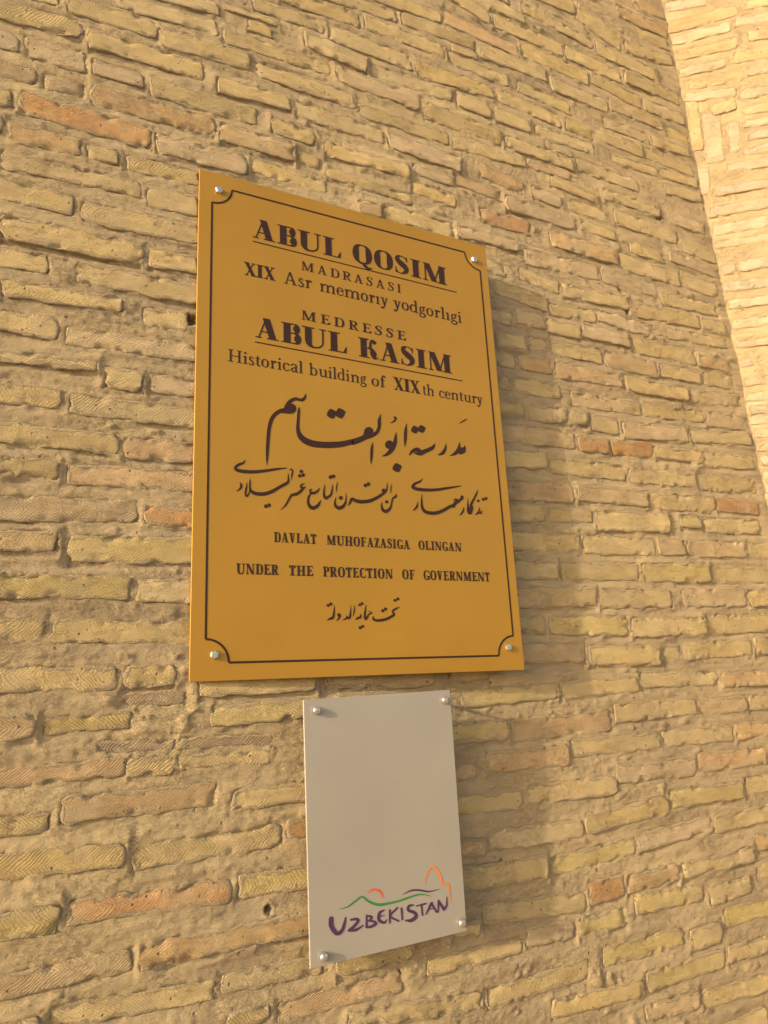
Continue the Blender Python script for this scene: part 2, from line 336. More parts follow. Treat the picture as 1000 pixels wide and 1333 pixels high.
def catalog(tiles, P0, Nn, U, V):
    out = []
    for (x0, y0, s), txt in tiles.values():
        for e in txt.replace('\n', '|').split('|'):
            f = e.split()
            if len(f) != 6: continue
            xa, ya, xb, yb, h = map(float, f[:5])
            xa, xb = x0 + xa / s, x0 + xb / s; ya, yb = y0 + ya / s, y0 + yb / s; h /= s
            A = hit(xa, ya, P0, Nn) - P0; B = hit(xb, yb, P0, Nn) - P0
            mx, my = (xa + xb) / 2, (ya + yb) / 2; l = math.hypot(xb - xa, yb - ya)
            nx, ny = -(yb - ya) / l * h / 2, (xb - xa) / l * h / 2
            a2 = np.array([np.dot(A, U), np.dot(A, V)]); b2 = np.array([np.dot(B, U), np.dot(B, V)])
            Cc = hit(mx + nx, my + ny, P0, Nn) - P0; D = hit(mx - nx, my - ny, P0, Nn) - P0
            d2 = np.array([np.dot(D - Cc, U), np.dot(D - Cc, V)])
            t = (b2 - a2) / np.linalg.norm(b2 - a2); H = abs(d2[0] * -t[1] + d2[1] * t[0])
            out.append(dict(c=(a2 + b2) / 2, t=t, L=float(np.linalg.norm(b2 - a2)) + 0.003, H=float(H) * 1.14, k=f[5], cat=True))
    return out
def aabb(b, mg=0.0):
    ext = np.abs(b['t']) * b['L'] / 2 + np.abs(b['t'][::-1]) * b['H'] / 2
    return b['c'][0] - ext[0] - mg, b['c'][0] + ext[0] + mg, b['c'][1] - ext[1] - mg, b['c'][1] + ext[1] + mg
def row_at(b, x):      # height of the centre line at x
    return b['c'][1] + (x - b['c'][0]) * b['t'][1] / max(b['t'][0], 1e-3)
def resolve(bs):
    for it in range(4):
        for i in range(len(bs)):
            for j in range(i + 1, len(bs)):
                a, b = bs[i], bs[j]
                if abs(a['t'][1]) > 0.6 or abs(b['t'][1]) > 0.6: continue
                ax0, ax1 = a['c'][0] - a['L'] / 2, a['c'][0] + a['L'] / 2; bx0, bx1 = b['c'][0] - b['L'] / 2, b['c'][0] + b['L'] / 2
                ox = min(ax1, bx1) - max(ax0, bx0)
                if ox <= -0.006: continue
                xm = (max(ax0, bx0) + min(ax1, bx1)) / 2
                dz = abs(row_at(a, xm) - row_at(b, xm)); oz = (a['H'] + b['H']) / 2 - dz
                if oz <= -0.006: continue
                if ox < 0.05 and dz < 0.6 * (a['H'] + b['H']) / 2:       # neighbours in one course
                    cut = (ox + 0.009) / 2
                    for q, sgn in ((a, 1 if a['c'][0] < b['c'][0] else -1), (b, -1 if a['c'][0] < b['c'][0] else 1)):
                        q['L'] -= cut; q['c'] = q['c'] - q['t'] * sgn * cut / 2
                elif ox > 0:
                    need = oz + 0.006; room = (a['H'] + b['H'])
                    if dz < 0.4 * room / 2:
                        (a if a['L'] < b['L'] else b)['dead'] = True; continue
                    sg = 1 if row_at(a, xm) > row_at(b, xm) else -1
                    for q, s_ in ((a, sg), (b, -sg)):
                        q['H'] -= need / 2; q['c'] = q['c'] + np.array([0, s_ * need / 4])
        bs = [b for b in bs if not b.get('dead') and b['L'] > 0.02 and b['H'] > 0.012]
    return bs
def fill(bs, x0, x1, z0, z1, Hn, mz, ln, xmax=None, slope=0.0):
    step = 0.006
    z = z0; new = []
    boxes = [aabb(b) for b in bs]
    while z < z1:
        x = x0 + random.uniform(-0.1, 0)
        while x < x1:
            H = Hn * random.uniform(0.92, 1.1); placed = False
            xm = x1 if xmax is None else xmax(z)
            for Lw in (ln * random.uniform(0.85, 1.12), ln * 0.7, ln * 0.48):
                if x + Lw > xm - 0.002: continue
                r = (x - 0.012, x + Lw + 0.012, z - H / 2 - mz, z + H / 2 + mz)
                if any(r[0] < q[1] and r[1] > q[0] and r[2] < q[3] and r[3] > q[2] for q in boxes): continue
                th = random.gauss(0, 0.008)
                b = dict(c=np.array([x + Lw / 2, z + random.gauss(0, 0.0015)]), t=np.array([math.cos(th), math.sin(th)]), L=Lw, H=H,
                         k=random.choices('yygpwod', (6, 6, 4, 4, .5, 2, .2))[0], cat=False)
                new.append(b); boxes.append(aabb(b)); x += Lw + 0.016; placed = True; break
            if not placed: x += 0.015
        z += step
    return new

def brick_geom(b, seed, fine=0.0048):
    L, H = b['L'], b['H']
    nu = max(6, int(L / fine)); nv = max(5, int(H / fine) + 1)
    eu, ev = 0.0014 / (L / 2), 0.0014 / (H / 2)
    u = np.concatenate(([-1, -1, -1 + eu], np.linspace(-1 + 3 * eu, 1 - 3 * eu, nu), [1 - eu, 1, 1])); v = np.concatenate(([-1, -1, -1 + ev], np.linspace(-1 + 3 * ev, 1 - 3 * ev, nv), [1 - ev, 1, 1]))
    U_, V_ = np.meshgrid(u * L / 2, v * H / 2, indexing='ij')
    # ragged outline, rounded corners
    e1 = 0.0022 * fbm(U_ / 0.022, np.full_like(U_, seed * 3.7), 3, 3); e2 = 0.0022 * fbm(U_ / 0.022, np.full_like(U_, seed * 5.1 + 9), 4, 3)
    s = V_ / (H / 2); V2 = V_ + np.where(s > 0, e1 * s, e2 * -s)
    f1 = 0.004 * fbm(V_ / 0.018, np.full_like(V_, seed * 1.3 + 4), 5, 3); r = U_ / (L / 2)
    U2 = U_ + f1 * r ** 9
    rc = min(0.010, H * 0.3); du = L / 2 - np.abs(U_); dv = H / 2 - np.abs(V_)
    cc = np.clip(1 - du / rc, 0, 1) * np.clip(1 - dv / rc, 0, 1)
    U2 -= np.sign(U_) * rc * 0.22 * cc; V2 -= np.sign(V_) * rc * 0.22 * cc
    d = np.minimum(du, dv)
    edge = np.clip(1 - d / 0.003, 0, 1) ** 2 * 0.0010
    sx, sy = U_ + seed * 0.731, V_ + seed * 0.377
    n = b['p'] + 0.0008 * fbm(sx / 0.07, sy / 0.03, 7, 2) + 0.00035 * fbm(sx / 0.014, sy / 0.010, 8, 3) - edge
    n += U_ * b['tu'] + V_ * b['tv']
    chip = sstep(0.42, 0.8, fbm(sx / 0.028, sy / 0.022, 9, 3)) * np.clip(1 - d / 0.013, 0, 1)
    n -= 0.0045 * chip
    back = np.zeros_like(n, bool); back[0, :] = back[-1, :] = True; back[:, 0] = back[:, -1] = True
    n[back] = -0.03
    nU, nV = U_.shape
    idx = np.arange(nU * nV).reshape(nU, nV)
    F = np.stack([idx[:-1, :-1], idx[1:, :-1], idx[1:, 1:], idx[:-1, 1:]], -1).reshape(-1, 4)
    P = np.stack([U2, V2, n], -1).reshape(-1, 3)
    rim = np.clip(d, 0, 1).astype(np.float32).ravel()
    return P, F, rim
def brick_attrs(me, uvs, tint, rnd, rim):
    a = me.attributes.new('rim', 'FLOAT', 'POINT'); a.data.foreach_set('value', rim)
    uvl = me.uv_layers.new(name='brick_uv')
    li = np.empty(len(me.loops), np.int32); me.loops.foreach_get('vertex_index', li)
    uvl.data.foreach_set('uv', np.ascontiguousarray(uvs[li], np.float32).ravel())
    a = me.attributes.new('tint', 'FLOAT_COLOR', 'POINT'); a.data.foreach_set('color', np.ascontiguousarray(tint, np.float32).ravel())
    a = me.attributes.new('rnd', 'FLOAT_VECTOR', 'POINT'); a.data.foreach_set('vector', np.ascontiguousarray(rnd, np.float32).ravel())
def fast_mesh(name, P, F):
    me = bpy.data.meshes.new(name); P = np.asarray(P, np.float32); F = np.asarray(F, np.int32)
    me.vertices.add(len(P)); me.vertices.foreach_set('co', P.ravel())
    me.loops.add(F.size); me.loops.foreach_set('vertex_index', F.ravel())
    me.polygons.add(len(F)); me.polygons.foreach_set('loop_start', np.arange(0, F.size, 4, dtype=np.int32))
    me.polygons.foreach_set('use_smooth', np.ones(len(F), bool))
    me.update(calc_edges=True); me.validate()
    return me

def build_wall(root, bs, P0, U, V, Nn, gx, gz, seed, cell=None, limit=300):
    # frame of the wall
    for i, b in enumerate(bs):
        b['p'] = random.uniform(0.0010, 0.0058) if b['k'] != 'm' else random.uniform(-0.001, 0.0015)
        b['tu'] = random.gauss(0, 0.008); b['tv'] = random.gauss(0.02, 0.035)
        j = random.uniform(0.92, 1.08); w = random.gauss(0, 0.03)
        t = TINT[b['k']]; b['tint'] = (t[0] * j * (1 + w * .3), t[1] * j, t[2] * j * (1 - w * 1.5), 1)
        b['rnd'] = None
        Pw = P0 + U * b['c'][0] + V * b['c'][1]
        pu, pv = project(Pw); q = min(1.0, max(0.0, (pv - 250) / 700.0)) * min(1.0, max(0.25, 1.6 - pu / 500.0))
        b['rnd'] = (random.choice((-1, 1)) * random.uniform(0.5, 1.1), random.uniform(-0.6, 0.8), random.uniform(0.15, 0.5) + 0.6 * q * random.uniform(0.4, 1)); dist = np.linalg.norm(Pw - CAM)
        inside = -20 < pu < 1020 and -20 < pv < 1353
        b['rank'] = (inside, b['L'] * b['H'] / dist ** 2)
        if abs(pu - 28) < 0: pass
    order = sorted(range(len(bs)), key=lambda i: bs[i]['rank'], reverse=True)
    singles = set(order[:limit]); JP, JF, JU, JT, JR, JM = [], [], [], [], [], []; off = 0
    rootinv = Vector(root.location)
    for i, b in enumerate(bs):
        t, v = b['t'], np.array([-b['t'][1], b['t'][0]])
        T = U * t[0] + V * t[1]; B = U * v[0] + V * v[1]
        if i in singles:
            P, F, rim = brick_geom(b, i + seed)
            me = fast_mesh('brick', P, F)
            uv = P[:, :2] + np.array([[(i * 0.37) % 5, 0.0]])
            brick_attrs(me, uv, np.tile(b['tint'], (len(P), 1)), np.tile(b['rnd'], (len(P), 1)), rim)
            me.materials.append(M_BRICK)
            o = bpy.data.objects.new('brick', me); COL.objects.link(o); o.parent = root
            Mx = Matrix([list(T), list(B), list(Nn)]).transposed().to_4x4()
            Mx.translation = Vector(P0 + U * b['c'][0] + V * b['c'][1]) - rootinv
            o.matrix_local = Mx
        else:
            P, F, rim = brick_geom(b, i + seed, 0.009); JM.append(rim)
            W = P0 + U * b['c'][0] + V * b['c'][1] + P[:, :1] * T + P[:, 1:2] * B + P[:, 2:3] * Nn - np.array(rootinv)
            JP.append(W); JF.append(F + off); off += len(P); JU.append(P[:, :2] + np.array([[(i * 0.37) % 5, 0.0]]))
            JT.append(np.tile(b['tint'], (len(P), 1))); JR.append(np.tile(b['rnd'], (len(P), 1)))
    if JP:
        me = fast_mesh('brick', np.concatenate(JP), np.concatenate(JF))
        brick_attrs(me, np.concatenate(JU), np.concatenate(JT), np.concatenate(JR), np.concatenate(JM)); me.materials.append(M_BRICK)
        o = bpy.data.objects.new('brick', me); COL.objects.link(o); o.parent = root; o['kind'] = 'stuff'
    # mortar sheet
    X, Z = np.meshgrid(gx, gz, indexing='ij')
    base = 0.0014 + 0.0014 * fbm(X / 0.09, Z / 0.045, seed + 20, 4) + 0.0012 * fbm(X / 0.12, Z / 0.012, seed + 30, 4) + 0.0009 * fbm(X / 0.011, Z / 0.007, seed + 40, 3, 0.7)
    rag = 0.0030 * fbm(X / 0.016, Z / 0.010, seed + 50, 4, 0.7)
    smear = 0.006 * sstep(0.15, 0.7, fbm(X / 0.10, Z / 0.06, seed + 60, 3))
    lump = 0.0035 * sstep(0.45, 0.9, fbm(X / 0.03, Z / 0.02, seed + 70, 3)) * sstep(0.0, 0.5, fbm(X / 0.3, Z / 0.2, seed + 75, 2))
    H = base + lump
    dmin = np.full(X.shape, 1.0); pf = np.zeros(X.shape); ins = np.zeros(X.shape); below = np.zeros(X.shape)
    for b in bs:
        x0, x1, z0, z1 = aabb(b, 0.02)
        i0, i1 = np.searchsorted(gx, (x0, x1)); j0, j1 = np.searchsorted(gz, (z0, z1))
        if i0 >= i1 or j0 >= j1: continue
        xx = X[i0:i1, j0:j1] - b['c'][0]; zz = Z[i0:i1, j0:j1] - b['c'][1]
        t = b['t']; a = xx * t[0] + zz * t[1]; c = -xx * t[1] + zz * t[0]
        qx = np.abs(a) - b['L'] / 2; qz = np.abs(c) - b['H'] / 2
        sd_ = np.where((qx < 0) & (qz < 0), np.maximum(qx, qz), np.hypot(np.maximum(qx, 0), np.maximum(qz, 0)))
        cl = sd_ < dmin[i0:i1, j0:j1]
        pf[i0:i1, j0:j1][cl] = (b['p'] + a * b['tu'] + c * b['tv'])[cl]
        dmin[i0:i1, j0:j1] = np.minimum(dmin[i0:i1, j0:j1], sd_)
        lo = np.exp(-((c + b['H'] / 2 + 0.004) / 0.0045) ** 2) * (qx < 0) * max(0.0, b['p']) / 0.005
        below[i0:i1, j0:j1] = np.maximum(below[i0:i1, j0:j1], lo)
    e = dmin + rag + smear
    wf = np.exp(-(np.maximum(dmin, 0) / 0.009) ** 2) * (dmin < 0.5) * (0.35 + 0.65 * sstep(-0.35, 0.25, fbm(X / 0.07, Z / 0.05, seed + 95, 3)))
    H = H * (1 - wf) + wf * (pf - 0.0014 + 0.0011 * fbm(X / 0.016, Z / 0.009, seed + 45, 4, 0.7))
    inside = sstep(0.0005, -0.0055, e)
    H = H - 0.0035 * below * sstep(-0.2, 0.4, fbm(X / 0.09, Z / 0.05, seed + 80, 2)) - 0.0036 * inside
    near = sstep(0.016, 0.0, np.abs(e)) * (1 - inside)
    H = H + 0.0006 * near * sstep(-0.1, 0.6, fbm(X / 0.05, Z / 0.04, seed + 90, 3))
    if cell: H = cell(X, Z, H)
    W = P0 + X[..., None] * U + Z[..., None] * V + H[..., None] * Nn - np.array(rootinv)
    nU, nV = X.shape; idx = np.arange(nU * nV).reshape(nU, nV)
    F = np.stack([idx[:-1, :-1], idx[1:, :-1], idx[1:, 1:], idx[:-1, 1:]], -1).reshape(-1, 4)
    me = fast_mesh('mortar', W.reshape(-1, 3), F); me.materials.append(M_MORTAR)
    o = bpy.data.objects.new('mortar', me); COL.objects.link(o); o.parent = root
    return o
def axis(a, f0, f1, b, fine, coarse):
    return np.unique(np.concatenate([np.arange(a, f0, coarse), np.arange(f0, f1, fine), np.arange(f1, b + coarse, coarse)]).round(6))

# long wall
wall = empty('brick_wall', (0.2, float(WP[1]), -1.66), 'long wall of thin buff bricks in thick mortar behind both plates', 'wall'); wall['kind'] = 'thing'
bs = resolve(catalog(TILES, WP, WN, WU, UP))
def cx_main(z): return float(np.dot(corner(z) - WP, WU))
bs = [b for b in bs if b['c'][0] < cx_main(b['c'][1])]
for b in bs:                                   # trim the last bricks at the corner
    xe = b['c'][0] + b['L'] / 2; lim = cx_main(b['c'][1]) + 0.01
    if xe > lim: cut = xe - lim; b['L'] -= cut; b['c'] = b['c'] - b['t'] * cut / 2
bs = [b for b in bs if b['L'] > 0.02]
for a in bs:                                   # close over-wide upright joints inside a course
    for b in bs:
        if a is b or abs(a['t'][1]) > 0.3 or abs(b['t'][1]) > 0.3: continue
        ra = a['c'][0] + a['L'] / 2; gap = b['c'][0] - b['L'] / 2 - ra
        if 0.0115 < gap < 0.034 and abs(row_at(a, ra) - row_at(b, ra)) < 0.3 * (a['H'] + b['H']) / 2:
            ad = (gap - 0.009) / 2
            a['L'] += ad; a['c'] = a['c'] + a['t'] * ad / 2; b['L'] += ad; b['c'] = b['c'] - b['t'] * ad / 2
print('catalog bricks', len(bs), 'mean L', np.mean([b['L'] for b in bs]), 'H', np.mean([b['H'] for b in bs]), np.median([b['H'] for b in bs]))
bs += fill(bs, -0.95, 1.45, -1.15, 2.35, 0.036, 0.0085, 0.19, cx_main)
print('with fill', len(bs))
HOLES = [(816, 406, .0075, 1.0), (808, 379, .006, 1.3), (249, 418, .0095, 1.0), (879, 646, .005, 1.2), (890, 660, .004, 1.0), (598, 760, .004, 1.0), (350, 1184, .006, .8), (805, 338, .006, .7), (880, 283, .007, 2.2), (857, 283, .007, 2.2), (840, 276, .006, 2.0), (255, 832, .005, 1.0), (696, 330, .005, 1), (652, 1121, .003, 1)]
def holes(X, Z, H):
    for u, v, r, el in HOLES:
        q = hit(u, v, WP, WN) - WP; a = (X - np.dot(q, WU)) / (r * el); c = (Z - q[2]) / r
        d = np.hypot(a, c) + 0.35 * fbm(X / 0.006, Z / 0.006, 77, 2)
        H = H - 0.016 * sstep(1.15, 0.6, d) + 0.0012 * np.exp(-((d - 1.5) / 0.35) ** 2)
    return H
build_wall(wall, bs, WP, WU, UP, WN, np.concatenate([axis(-1.6, -0.42, 0.8, 0.8, 0.0027, 0.02)[:-1], axis(0.8, 0.8, 1.44, 1.64, 0.0044, 0.02)]), np.concatenate([axis(-1.66, -0.75, 0.95, 0.95, 0.0027, 0.02)[:-1], axis(0.95, 0.95, 1.95, 2.9, 0.0044, 0.02)]), 0, holes)

# turned wall on the right
rwall = empty('brick_wall', tuple(corner(-1.66)), 'brightly sunlit wall turned toward the viewer beyond the corner, pale bricks with a nested panel', 'wall'); rwall['kind'] = 'thing'
rb = catalog(RIGHT, CORN0, RN, RU, RV2)
def rx(z): return float(np.dot(corner(CORN0[2] + z) - CORN0, RU))
rb = resolve(rb)
for b in rb: b['k'] = {'y': 'w', 'd': 'o'}.get(b['k'], b['k'])
for b in rb:
    if abs(b['t'][1]) < 0.6:
        b['H'] *= 1.12
        xs = b['c'][0] - b['L'] / 2; xm_ = rx(b['c'][1]) + 0.003
        if xs < xm_ + 0.012: cut = xm_ - xs; b['L'] -= cut; b['c'] = b['c'] + b['t'] * cut / 2
rb = [b for b in rb if b['L'] > 0.02]
print('right catalog', len(rb), 'mean L', np.mean([b['L'] for b in rb]), 'H', np.median([b['H'] for b in rb]))
rb += fill(rb, -0.3, 0.75, -1.3, 2.2, 0.040, 0.0065, 0.19)
rb = [b for b in rb if aabb(b)[0] > rx(b['c'][1]) - 0.012]
print('right with fill', len(rb))
build_wall(rwall, rb, CORN0, RU, RV2, RN, axis(-0.35, -0.2, 0.45, 1.0, 0.0044, 0.02), axis(-2.0, -0.55, 1.6, 2.4, 0.0048, 0.02), 400)
# ------------------------------------------------------------------ flat print: strokes and serif letters
def catmull(pts, n=6):
    pts = [np.array(p, float) for p in pts]
    if len(pts) == 2: return [pts[0] + (pts[1] - pts[0]) * i / 4 for i in range(5)]
    Q = [2 * pts[0] - pts[1]] + pts + [2 * pts[-1] - pts[-2]]; out = []
    for i in range(1, len(Q) - 2):
        for k in range(n):
            t = k / n
            out.append(0.5 * ((2 * Q[i]) + (-Q[i - 1] + Q[i + 1]) * t + (2 * Q[i - 1] - 5 * Q[i] + 4 * Q[i + 1] - Q[i + 2]) * t * t
                              + (-Q[i - 1] + 3 * Q[i] - 3 * Q[i + 1] + Q[i + 2]) * t ** 3))
    out.append(pts[-1]); return out
def ribbon(pts, smooth=True, cap=True):
    """polygon strip of (x, y, width) points, returns list of quads/tris as point lists"""
    c = catmull(pts) if smooth else [np.array(p, float) for p in pts]
    Ls, Rs = [], []
    for i, p in enumerate(c):
        a = c[max(i - 1, 0)]; b = c[min(i + 1, len(c) - 1)]; d = (b - a)[:2]; l = np.hypot(*d) or 1
        n = np.array([-d[1], d[0]]) / l * max(p[2], 0.0) / 2
        Ls.append(p[:2] + n); Rs.append(p[:2] - n)
    polys = [[Ls[i], Rs[i], Rs[i + 1], Ls[i + 1]] for i in range(len(c) - 1)]
    if cap:
        for p, s in ((c[0], -1), (c[-1], 1)):
            if p[2] > 3: polys.append([p[:2] + p[2] / 2 * np.array([math.cos(k * math.pi / 4), math.sin(k * math.pi / 4)]) for k in range(8)])
    return polys
def disc(x, y, r, n=14, sq=0.0, rot=0.0):
    o = []
    for k in range(n):
        a = 2 * math.pi * k / n; q = (abs(math.cos(a)) ** (2 + sq * 6) + abs(math.sin(a)) ** (2 + sq * 6)) ** (-1 / (2 + sq * 6))
        o.append(np.array([x + r * q * math.cos(a + rot), y + r * q * math.sin(a + rot)]))
    return [o]

class Board:
    """a flat panel given by four photo pixels and the distance of each corner"""
    def __init__(s, px, ys):
        s.c = [CAM + ray(*p) * ((y - CAM[1]) / ray(*p)[1]) for p, y in zip(px, ys)]   # TL TR BR BL
        s.U = s.c[1] - s.c[0] + s.c[2] - s.c[3]; s.W = np.linalg.norm(s.U) / 2; s.U /= np.linalg.norm(s.U)
        v = s.c[0] - s.c[3] + s.c[1] - s.c[2]; s.Hh = np.linalg.norm(v) / 2; v /= np.linalg.norm(v)
        s.N = np.cross(s.U, v); s.N /= np.linalg.norm(s.N)
        if s.N[1] > 0: s.N = -s.N
        s.V = np.cross(s.N, s.U); s.V *= np.sign(s.V[2])
        s.O = sum(s.c) / 4 - s.U * s.W / 2 - s.V * s.Hh / 2
    def at(s, u, v):      # photo pixel -> panel coordinates in metres
        q = hit(u, v, s.O, s.N) - s.O
        return np.array([np.dot(q, s.U), np.dot(q, s.V)])
    def world(s, x, z, n=0.0): return s.O + s.U * x + s.V * z + s.N * n
    def root(s, name, label, cat):
        s.r = empty(name, tuple(s.world(s.W / 2, 0)), label, cat); return s.r
    def mesh(s, name, polys, mt, lift=0.0004, inc=2e-6):
        vs, fs = [], []; o0 = np.array(s.r.location)
        for k, p in enumerate(polys):
            b = len(vs)
            for q in p: vs.append(tuple(s.world(q[0], q[1], lift + inc * (k % 60)) - o0))
            a = sum(p[i][0] * p[(i + 1) % len(p)][1] - p[(i + 1) % len(p)][0] * p[i][1] for i in range(len(p)))
            f = tuple(range(b, b + len(p))); fs.append(f)
        return link_mesh(name, vs, fs, mt, s.r, smooth=False)
    def px(s, polys): return [[s.at(*q) for q in p] for p in polys]
    def panel(s, mt, edge, th=0.003):
        bev = 0.0008; r = 0.0015; vs = []; o0 = np.array(s.r.location)
        def ring(i, n):
            pts = []
            for cx_, cz_, a0 in ((s.W - r, s.Hh - r, 0), (r, s.Hh - r, 90), (r, r, 180), (s.W - r, r, 270)):
                for k in range(4):
                    a = math.radians(a0 + 30 * k); pts.append(s.world(cx_ + (r - i) * math.cos(a), cz_ + (r - i) * math.sin(a), n) - o0)
            return pts
        rings = [ring(0, -th), ring(0, -bev), ring(bev * 0.7, 0)]
        for q in rings: vs += [tuple(x) for x in q]
        f = [tuple(range(32, 48)), tuple(range(15, -1, -1))]
        for k in range(2):
            for j in range(16):
                f.append((k * 16 + j, k * 16 + (j + 1) % 16, (k + 1) * 16 + (j + 1) % 16, (k + 1) * 16 + j))
        return link_mesh('panel', vs, f, mt, s.r, smooth=False)
    def bolt(s, px, rad, proj, hexa, back=0.06):
        x, z = s.at(*px); o0 = np.array(s.r.location); vs = []; fs = []
        n = 6 if hexa else 20
        prof = [(rad * 0.42, -back), (rad * 0.42, 0.0001), (rad, 0.0002), (rad, proj * 0.7), (rad * 0.86, proj * 0.95), (rad * 0.5, proj * (1.0 if hexa else 1.12)), (0.0001, proj * (1.0 if hexa else 1.15))]
        a0 = random.uniform(0, 1)
        for rr, h in prof:
            for k in range(n):
                a = a0 + 2 * math.pi * k / n; vs.append(tuple(s.world(x + rr * math.cos(a), z + rr * math.sin(a), h) - o0))
        for i in range(len(prof) - 1):
            for k in range(n): fs.append((i * n + k, i * n + (k + 1) % n, (i + 1) * n + (k + 1) % n, (i + 1) * n + k))
        return link_mesh('bolt', vs, fs, M_BOLT, s.r, smooth=not hexa)

# --- serif letters: stem width s, hairline h, heights in cap heights
def glyph(ch, s, h):
    P = []; o = 0.10 + s * 0.25          # serif overhang
    if s > 0.2: o = 0.13
    def rect(x0, y0, x1, y1): P.append([np.array([x0, y0]), np.array([x1, y0]), np.array([x1, y1]), np.array([x0, y1])])
    def diag(x0, y0, x1, y1, w): P.append([np.array([x0 - w / 2, y0]), np.array([x0 + w / 2, y0]), np.array([x1 + w / 2, y1]), np.array([x1 - w / 2, y1])])
    def serif(x, y, a=None, b=None, up=True):
        a = o if a is None else a; b = o if b is None else b
        rect(x - a, y if up else y - h, x + b, y + h if up else y)
    def stem(x, y0, y1, w=None, a=None, b=None):
        w = s if w is None else w; rect(x, y0, x + w, y1); a = o * .8 if a is None else a; b = o * .8 if b is None else b
        rect(x - a, y0, x + w + b, y0 + h); rect(x - a, y1 - h, x + w + b, y1)
    def stemb(x, y0, y1, top='l', w=None):   # lowercase stem, flag on top left
        w = s if w is None else w; rect(x, y0, x + w, y1); rect(x - o * .6, y0, x + w + o * .6, y0 + h)
        P.append([np.array([x - o * .7, y1 - h * 1.6]), np.array([x, y1 - h * 2.2]), np.array([x + w * .5, y1]), np.array([x - o * .7, y1 - h * .8])])
        rect(x, y1 - h, x + w, y1)
    def arc(cx_, cy_, rx_, ry_, a0, a1, wmax, wmin=None, n=18):
        wmin = h if wmin is None else wmin; pts = []
        for i in range(n + 1):
            a = math.radians(a0 + (a1 - a0) * i / n); w = wmin + (wmax - wmin) * abs(math.cos(a)) ** 1.6
            pts.append((cx_ + (rx_ - w / 2) * math.cos(a), cy_ + (ry_ - (wmin) / 2) * math.sin(a), w))
        P.extend(ribbon(pts, False, False))
    def st(pts): P.extend(ribbon(pts, True, False))
    x = 0.66   # x height
    if ch in 'Iı' and ch == 'I': stem(o, 0, 1); return s + 2 * o, P
    if ch == 'A':
        w = 0.86 + s * .4; t = w / 2 - h * .3
        diag(o + h / 2, 0, t, 1, h * 1.15); diag(w - s * .5 - o * .6, 0, t + h * .1 - s * .15 + s * .15, 1, s)
        rect(o + .16, .30, w - s - o * .2, .30 + h); serif(o + h / 2, 0, o, o); serif(w - s * .5 - o * .6, 0, s / 2 + o * .8, s / 2 + o * .7); return w + o * .3, P
    if ch == 'B':
        stem(o, 0, 1, b=0); bw = .5 + s * .45
        arc(o + s + (bw - s) * .42, .75, (bw - s) * .58 + s * .25, .25, 90, -90, s); arc(o + s + (bw - s) * .42, .265, (bw - s) * .58 + s * .42, .265, 90, -90, s * 1.05)
        for y in (0, .5, 1 - h): rect(o + s, y, o + s + (bw - s) * .45, y + h)
        return bw + o + s * .35, P
    if ch == 'P' or ch == 'R':
        stem(o, 0, 1, b=o * .8); bw = .5 + s * .4
        arc(o + s + (bw - s) * .42, .74, (bw - s) * .58 + s * .3, .26, 90, -90, s)
        for y in (.48, 1 - h): rect(o + s, y, o + s + (bw - s) * .45, y + h)
        if ch == 'P': return bw + o + s * .2, P
        diag(o + bw + s * .12, 0, o + s + (bw - s) * .35, .5, s * .95); serif(o + bw + s * .12, 0, s * .4, s / 2 + o * .5); return bw + o + s * .7 + .03, P
    if ch == 'D':
        stem(o, 0, 1, b=0); w = .72 + s * .3
        arc(o + s + (w - s) * .3, .5, (w - s) * .7, .5, 90, -90, s)
        for y in (0, 1 - h): rect(o + s, y, o + s + (w - s) * .32, y + h)
        return w + o, P
    if ch in 'EF':
        stem(o, 0, 1, b=0 if ch == 'E' else o); w = .5 + s * .6
        rect(o + s, 1 - h, o + w, 1); rect(o + s, .5, o + w * .78, .5 + h); rect(o + w * .78 - h * .8, .39, o + w * .78, .61 + h * .5)
        P.append([np.array([o + w - h, 1 - h]), np.array([o + w, .74]), np.array([o + w, 1]), np.array([o + w - h * 2.4, 1 - h])])
        if ch == 'E':
            rect(o + s, 0, o + w + .03, h); P.append([np.array([o + w - h * 2.4, h]), np.array([o + w + .03, h]), np.array([o + w + .05, .28]), np.array([o + w + .03 - h * .4, .28])])
        return w + o + .03, P
    if ch == 'L':
        stem(o, 0, 1, b=o); w = .5 + s * .7
        rect(o + s, 0, o + w, h); P.append([np.array([o + w - h * 2.6, h]), np.array([o + w, h * .5]), np.array([o + w + .03, .32]), np.array([o + w - h * .3, .32])])
        return w + o + .03, P
    if ch == 'T':
        w = .66 + s * .6; x0 = w / 2 - s / 2; rect(x0, 0, x0 + s, 1); serif(w / 2, 0, s / 2 + o, s / 2 + o); rect(.02, 1 - h, w - .02, 1)
        for q, sg in ((.02, 1), (w - .02, -1)): P.append([np.array([q, .72]), np.array([q + sg * h * .8, .72]), np.array([q + sg * h * 2.6, 1 - h]), np.array([q, 1 - h])])
        return w, P
    if ch == 'H':
        w = .62 + s * .9; stem(o, 0, 1); stem(o + w - s, 0, 1); rect(o + s, .5 - h / 2, o + w - s, .5 + h / 2); return w + 2 * o, P
